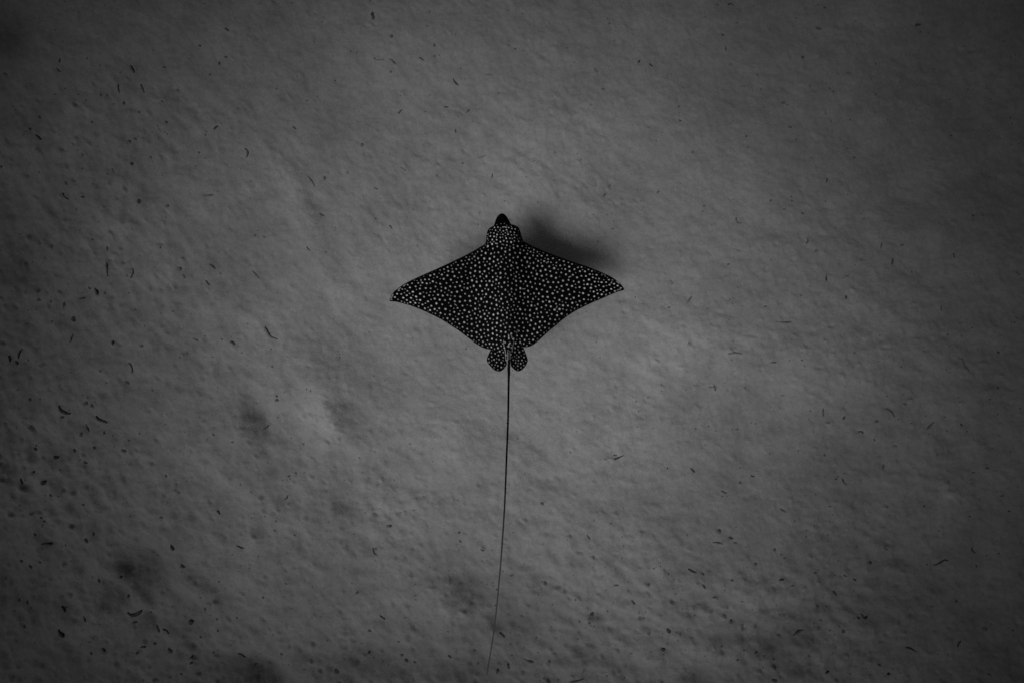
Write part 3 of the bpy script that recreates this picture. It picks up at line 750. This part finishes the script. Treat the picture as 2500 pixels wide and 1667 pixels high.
# each crumb: panel, x, y, width, height (panel pixels), tilt, tone
CRUMB = """A 1570 420 22 18 0 0|A 1530 465 20 26 20 0|A 455 445 18 34 10 0|A 890 730 22 30 35 0|A 997 797 22 18 0 0|A 940 1140 28 28 0 0|A 985 1395 28 38 0 0|A 1170 1425 30 34 0 1
A 1540 870 16 14 0 1|A 1240 640 24 20 0 1|A 1150 725 18 22 0 1|A 675 860 20 24 0 1|A 310 820 18 30 0 0|A 1070 1095 20 34 -20 1|A 1390 1065 20 24 0 1|A 580 1355 26 20 -20 0|A 685 1520 18 22 0 1
A 8 1140 24 24 0 0|A 2220 1235 34 34 0 2|A 1435 945 20 16 30 1|A 465 1260 18 38 -30 1|A 1160 490 26 22 0 1|A 640 430 14 26 0 1|A 730 680 18 30 0 1|A 770 680 18 30 0 1|A 245 905 26 26 0 1|A 1325 435 32 34 0 2|A 1240 905 60 40 0 2|A 2105 700 18 14 0 1|A 1910 630 16 20 0 1
A 925 990 34 36 0 1|A 965 975 24 22 0 1|A 60 520 40 30 0 1|A 1465 540 16 22 0 1|A 1395 345 26 20 30 1|A 815 735 18 20 0 1|A 1175 865 28 26 -30 1
B 615 660 18 13 0 1|B 585 773 14 14 0 1|B 255 842 18 16 0 1|B 155 1000 28 34 0 1|B 650 330 24 26 0 1|B 645 405 26 28 0 2|B 355 270 26 32 0 1|B 350 505 24 20 0 2|B 825 482 18 12 0 1|B 1150 330 18 16 0 1|B 1195 350 22 18 0 1
B 1548 330 14 14 0 1|B 1850 205 20 40 0 2|B 2320 727 24 16 0 1|B 2325 827 24 14 15 0|B 2158 970 14 14 0 1|B 2030 1300 32 26 0 2|B 1125 1380 16 18 0 1|B 1730 1468 18 14 0 1|B 240 1500 14 20 0 1|B 850 10 18 14 0 1|B 620 105 14 20 0 1|B 600 205 14 16 0 1|B 245 418 18 18 0 1|B 1000 235 16 30 0 2|B 2000 235 16 26 0 2|B 415 658 16 12 0 1|B 55 1190 26 26 0 2|B 1160 1500 9 10 0 0
C 258 25 20 16 0 1|C 300 230 22 20 0 0|C 360 427 18 22 0 1|C 540 503 14 16 0 1|C 855 383 22 26 20 0|C 990 50 18 24 0 1|C 590 718 22 18 0 1|C 720 692 34 22 0 1|C 460 927 20 13 0 0|C 805 948 14 20 30 1|C 470 1000 14 14 0 1|C 1215 1065 24 14 15 0|C 615 1378 16 16 0 0|C 762 1375 16 18 0 0|C 703 1437 18 18 0 1|C 833 1465 20 18 0 0|C 2025 1470 22 18 0 0|C 2018 1497 18 16 0 1|C 155 1415 24 16 0 1|C 1150 1330 14 14 0 1|C 1060 895 20 20 -30 2|C 450 578 24 18 0 2|C 900 580 22 18 0 1|C 1035 597 18 20 0 1|C 1060 617 24 14 0 1|C 395 148 20 18 0 1|C 85 1045 22 18 0 1|C 350 840 22 18 0 2|C 905 1080 30 22 0 2|C 1165 495 40 34 0 2|C 825 727 14 10 0 1|C 2190 1290 60 24 0 2
D 735 160 22 34 0 0|D 480 645 36 40 0 0|D 610 430 26 26 0 0|D 725 470 16 28 0 1|D 405 540 30 40 20 0|D 230 505 24 36 0 1|D 1915 1163 20 16 0 0|D 1912 1190 26 28 0 1|D 120 850 30 18 30 1|D 550 1255 28 46 0 1|D 590 1215 28 36 0 1|D 640 1235 32 36 0 1|D 715 1415 18 26 20 0|D 565 1430 28 36 0 1|D 235 1530 32 26 0 0|D 250 1503 20 18 0 0|D 435 1310 34 18 0 0|D 255 1190 18 22 0 1|D 200 1190 24 40 0 1|D 1520 333 16 16 0 1|D 1535 780 34 20 30 1|D 1598 900 38 46 0 1|D 2185 95 26 50 30 2|D 1765 80 22 26 0 1|D 1825 88 22 18 30 1|D 1205 590 18 16 30 1|D 1240 905 20 22 0 1|D 1285 875 14 20 0 1|D 2320 905 18 18 0 1|D 1875 965 18 18 0 1|D 330 660 18 26 0 1|D 640 1520 24 28 20 0|D 855 1535 44 34 0 1|D 500 1540 22 34 0 0|D 1490 1420 28 18 40 1|D 1635 1462 26 22 -30 1|D 1240 310 34 38 0 2|D 1270 350 40 18 55 2|D 870 1075 38 30 30 1|D 965 1418 20 16 0 1|D 1388 1305 14 16 0 1|D 315 520 18 34 0 1|D 85 940 26 30 0 0|D 975 825 26 18 0 1|D 715 995 28 18 30 1|D 920 580 26 18 0 1|D 870 600 24 18 0 2|D 1770 1330 80 90 0 2
F 320 272 22 18 0 1|F 795 920 24 14 20 1|F 2158 868 20 22 0 0|F 1920 1365 16 24 0 0|F 1325 1335 26 24 0 1|F 2135 1110 26 22 0 1|F 1858 945 14 16 0 1|F 1318 1460 18 26 0 1|F 110 1390 14 22 0 1|F 395 1395 34 14 0 1|F 430 1110 22 14 30 1|F 880 1265 20 18 0 1|F 915 185 30 28 0 2|F 1830 300 14 16 0 1|F 805 485 20 14 0 1|F 1510 1215 34 20 0 1|F 1665 1300 16 18 0 1|F 1795 1305 30 16 20 1|F 1165 870 22 20 0 2|F 1825 750 24 18 0 1|F 1910 760 16 18 0 1|F 1485 968 26 16 0 1|F 2085 1200 24 46 0 1|F 520 1358 22 16 0 1|F 45 805 40 40 0 2|F 1010 1345 40 22 0 2|F 695 1160 34 18 0 2
G 335 190 34 34 0 0|G 192 222 30 62 8 0|G 1148 150 20 28 -25 0|G 1480 135 32 46 -15 1|G 590 340 22 18 0 0|G 1258 758 40 26 35 0|G 600 590 32 34 0 0|G 640 550 20 28 0 0|G 1025 1140 72 66 0 1|G 1005 1100 24 22 0 0|G 1295 1160 42 42 0 0|G 1265 1215 46 30 0 0|G 580 1300 30 50 -30 0|G 620 1360 20 38 -20 0|G 710 1340 20 44 -20 0|G 1150 1355 40 38 0 0|G 1050 1305 24 26 0 0|G 210 770 28 38 -20 0|G 290 730 28 24 0 0|G 150 995 28 22 0 0|G 210 1005 18 30 0 0|G 198 1165 24 26 0 0|G 1395 1070 20 18 0 0|G 1800 975 38 26 30 1|G 300 430 24 28 0 0|G 325 455 24 18 0 0|G 270 540 20 24 0 0|G 310 490 20 40 0 1|G 1460 490 50 34 0 1|G 1940 780 52 40 0 1|G 1905 448 20 14 20 1|G 1495 875 18 18 0 1|G 1920 1375 28 30 0 1|G 1965 875 28 18 30 1|G 2140 1110 16 20 0 1|G 930 1365 18 26 0 0|G 585 60 34 26 30 0|G 385 25 34 30 0 0|G 240 125 22 22 0 1|G 680 610 20 60 -25 1|G 860 790 40 80 0 2|G 385 270 20 24 0 0|G 135 298 24 18 30 1|G 145 730 28 34 0 1|G 1885 110 66 80 0 2|G 1235 258 24 24 0 1|G 1295 1445 24 22 0 0|G 1300 1405 18 18 0 0|G 1360 1262 24 20 0 0|G 1480 1135 18 18 0 0|G 1490 1210 16 16 0 0|G 1965 1460 18 20 0 1|G 2045 1450 18 18 0 1|G 1675 1530 24 20 0 0|G 1210 1530 20 24 0 0|G 1440 1380 16 12 0 0|G 915 1160 40 20 0 0|G 815 845 26 20 20 1|G 850 1000 24 36 0 0|G 1310 935 30 60 -40 1|G 2290 1515 40 34 0 0|G 1460 1540 50 30 0 0|G 1040 715 24 20 0 1|G 1375 975 20 16 0 1
H 2240 100 14 14 0 0|H 1718 1088 40 38 0 0|H 1825 1068 20 18 0 0|H 1510 945 46 18 -10 1|H 2185 965 50 26 25 0|H 2240 1195 40 36 20 0|H 1170 830 26 20 0 1|H 885 1505 46 36 0 0|H 440 1465 36 30 30 0|H 245 650 26 30 0 1|H 120 945 26 26 0 1|H 1075 1525 30 30 0 0|H 1830 1530 18 16 0 0|H 1130 1205 60 26 30 1|H 330 490 44 26 15 1|H 410 400 34 30 0 2|H 815 530 26 26 0 1|H 820 597 40 20 25 1|H 490 290 50 24 25 1|H 1418 195 60 34 20 2|H 1380 332 36 24 25 1|H 1440 1210 60 30 25 1|H 405 1430 40 24 0 1|H 175 1412 22 30 0 0|H 150 1360 60 18 0 1|H 200 1215 34 22 0 1|H 735 1220 20 14 0 0|H 390 1315 18 20 0 0|H 1430 1430 34 24 0 1|H 1695 1135 20 16 0 0|H 1635 1135 16 14 0 0|H 1150 1480 30 28 30 0|H 940 1490 20 30 0 0|H 500 1472 28 18 0 0|H 1395 1545 24 18 0 1|H 1985 1350 34 18 0 1|H 2200 1325 40 24 0 0|H 2300 1262 20 16 0 1|H 1355 965 16 14 0 2|H 1073 938 18 16 0 0|H 1060 1050 24 14 0 1
I 420 205 30 22 30 1|I 265 535 26 32 0 1|I 350 575 38 22 0 0|I 375 610 26 22 0 1|I 650 660 34 28 0 1|I 1050 373 40 14 0 1|I 1695 370 20 14 0 0|I 2260 395 22 14 0 0|I 2200 285 26 14 -40 0|I 1730 778 18 22 20 0|I 2050 778 14 26 0 0|I 880 1100 46 26 0 0|I 872 1155 60 34 0 2|I 970 1070 34 36 0 1|I 1135 1230 32 32 0 1|I 1930 1035 26 18 -20 0|I 1385 1465 22 22 0 0|I 630 1535 38 32 -20 0|I 1445 1525 26 20 -20 0|I 1160 853 26 20 0 0|I 375 1385 34 18 -20 1|I 425 1330 26 20 0 1|I 1340 775 44 22 0 1|I 1560 765 90 50 0 2|I 2150 1310 50 34 -20 1|I 1455 880 46 22 0 1|I 2200 692 26 22 0 1|I 2010 130 22 20 0 1|I 1090 185 18 16 0 1|I 995 15 22 24 0 1|I 2098 98 34 16 0 0|I 1985 428 20 12 0 0|I 1240 1140 30 18 0 0|I 640 1405 20 16 0 0|I 510 1355 30 20 0 1|I 345 1145 30 34 0 1|I 420 1170 24 34 0 1|I 490 1060 16 18 0 1|I 95 1100 18 14 0 1|I 840 1240 40 20 -10 0|I 705 1270 34 40 0 1|I 300 1225 130 70 0 2|I 1000 1170 26 16 0 1|I 345 850 22 18 0 1|I 515 755 34 28 0 1|I 230 975 34 14 0 1|I 405 992 40 18 0 1|I 1480 1010 60 20 -25 1|I 1765 1070 34 18 0 2|I 2125 1220 40 40 0 2|I 2310 1230 24 22 0 1|I 2145 1530 40 18 0 1|I 1640 1480 20 14 0 1|I 1190 1530 26 18 0 1|I 90 1540 70 40 0 1|I 935 825 26 18 0 1|I 770 910 34 14 0 1|I 1080 1340 16 14 0 1"""
COLS = ["far left", "left", "right", "far right"]
ROWS = ["top", "upper middle", "lower middle", "bottom"]
ORD = ["first", "second", "third", "fourth", "fifth", "sixth", "seventh", "eighth", "ninth", "tenth", "eleventh", "twelfth", "thirteenth", "fourteenth",
       "fifteenth", "sixteenth", "seventeenth", "eighteenth", "nineteenth", "twentieth"]
NUM = ["", "one", "two", "three", "four", "five", "six", "seven", "eight", "nine", "ten", "eleven", "twelve", "thirteen", "fourteen", "fifteen", "sixteen",
       "seventeen", "eighteen", "nineteen", "twenty"]
TONE = ["black", "dark grey", "faint grey"]
def region(px, py):
    return ROWS[min(3, max(0, int(py / 417)))] + " " + COLS[min(3, max(0, int(px / 625)))]

bits = []          # (object, photo x, shape words, noun, plural)
def scrap_shape(pts, tone):
    (x0, y0), (x1, y1) = pts[0], pts[-1]
    mx, my = pts[len(pts) // 2]
    L = math.hypot(x1 - x0, y1 - y0)
    dev = abs((x1 - x0) * (my - y0) - (y1 - y0) * (mx - x0)) / max(L, 1)
    if dev > 0.13 * L: s = "curled"
    elif abs(x1 - x0) < 0.35 * abs(y1 - y0): s = "upright"
    elif abs(y1 - y0) < 0.35 * abs(x1 - x0): s = "level"
    else: s = "slanting"
    return s + " " + TONE[tone]

for pan, pts, wd, tone in SCRAPS:
    px = [P_(*O[pan], x, y) for x, y in pts]
    cx, cy = sum(p[0] for p in px) / len(px), sum(p[1] for p in px) / len(px)
    # a smooth line through the traced points, lying on the sand
    pp = np.array(px)
    t = np.linspace(0, len(pp) - 1, 3 * len(pp) + 1)
    X = np.interp(t, range(len(pp)), pp[:, 0]); Y = np.interp(t, range(len(pp)), pp[:, 1])
    if len(pp) > 2:
        for _ in range(3):
            X[1:-1] = (X[:-2] + 2 * X[1:-1] + X[2:]) / 4; Y[1:-1] = (Y[:-2] + 2 * Y[1:-1] + Y[2:]) / 4
    w = max(wd / 2.8 / 2 * 0.88, 1.45)
    c = on_bed(cx, cy)
    loc = [on_bed(x, y, w * GS * 0.16) - c + Vector((0, 0, random.uniform(0, .002))) for x, y in zip(X, Y)]
    o = link(bpy.data.objects.new("plant_scrap", blade_mesh("plant_scrap", loc, w * GS, .4, BLADES[tone])))
    o.location = c
    bits.append((o, cx, cy, scrap_shape(pts, tone), "scrap", "scraps"))

crumb_meshes = [[blob_mesh("debris_crumb", 20 + 7 * k + t, 2, .42, CRUMBS[t]) for k in range(6)] for t in range(3)]
for e in CRUMB.replace("\n", "|").split("|"):
    pan, x, y, w, hgt, deg, tone = e.split()
    px, py = P_(*O[pan], float(x), float(y))
    w, hgt, tone = float(w) / 2.8, float(hgt) / 2.8, int(tone)
    if w > 16 or hgt > 16: continue                    # the broad soft ones are hollows in the bed
    o = link(bpy.data.objects.new("debris_crumb", random.choice(crumb_meshes[tone])))
    o.location = on_bed(px, py, 0.0)
    k = 0.39 * GS
    o.scale = (w * k, hgt * k, min(w, hgt) * k * .38)
    o.rotation_euler = (0, 0, -math.radians(float(deg) + random.uniform(-8, 8)))
    sh = "long" if max(w, hgt) > 1.5 * min(w, hgt) else ("small" if max(w, hgt) < 7.2 else "lumpy")
    bits.append((o, px, py, sh + " " + TONE[tone], "crumb", "crumbs"))

cells = {}
for b in bits:
    cells.setdefault((region(b[1], b[2]), b[3], b[4]), []).append(b)
for (reg, shape, noun), bs in cells.items():
    bs.sort(key=lambda b: b[1])
    n = len(bs)
    for i, b in enumerate(bs):
        if n == 1: lab = f"the only {shape} {noun} lying on the sand at {reg}"
        else: lab = f"{ORD[i]} from left of {NUM[n]} {shape} {b[5]} on the {reg} sand"
        tag(b[0], lab, noun, "plant scraps scattered over the sand" if noun == "scrap" else "crumbs scattered over the sand")

# ------------------------------------------------------------------ countless fine flecks between them
fv, ft = [], []
g = random.Random(5)
tet = [(0, 1, 4), (1, 2, 4), (2, 3, 4), (3, 0, 4)]
count = 0
while count < 2600:
    px, py = g.uniform(-150, 2650), g.uniform(-150, 1820)
    r_ = float(rough[min(max(int((py - dy[0]) / STEP), 0), NY - 1), min(max(int((px - dx[0]) / STEP), 0), NX - 1)])
    if g.random() > r_ / 1.6: continue
    s = g.uniform(.8, 2.0) ** 1.3 * GS * 1.1
    c = on_bed(px, py, 0.0); a = g.uniform(0, 6.28); el = g.uniform(1, 2.2)
    n0 = len(fv)
    for k in range(4):
        q = a + k * math.pi / 2 + g.uniform(-.3, .3)
        vx, vy = math.cos(q) * s, math.sin(q) * s
        if k % 2 == 0: vx *= el; vy *= el
        z = bed_z(px + vx / GS, py - vy / GS)
        fv.append((c.x + vx, c.y + vy, z - .001))
    fv.append((c.x, c.y, c.z + s * .5))
    ft += [tuple(n0 + k for k in t) for t in tet]
    count += 1
FLECK = plain_material("fleck", 0.17, .95, .5, 4.0)
fl = link(bpy.data.objects.new("sand_flecks", mesh_np("sand_flecks", np.array(fv), None, np.array(ft), FLECK, True)))
tag(fl, "fine grey flecks strewn all over the pale sand", "flecks", kind="stuff")
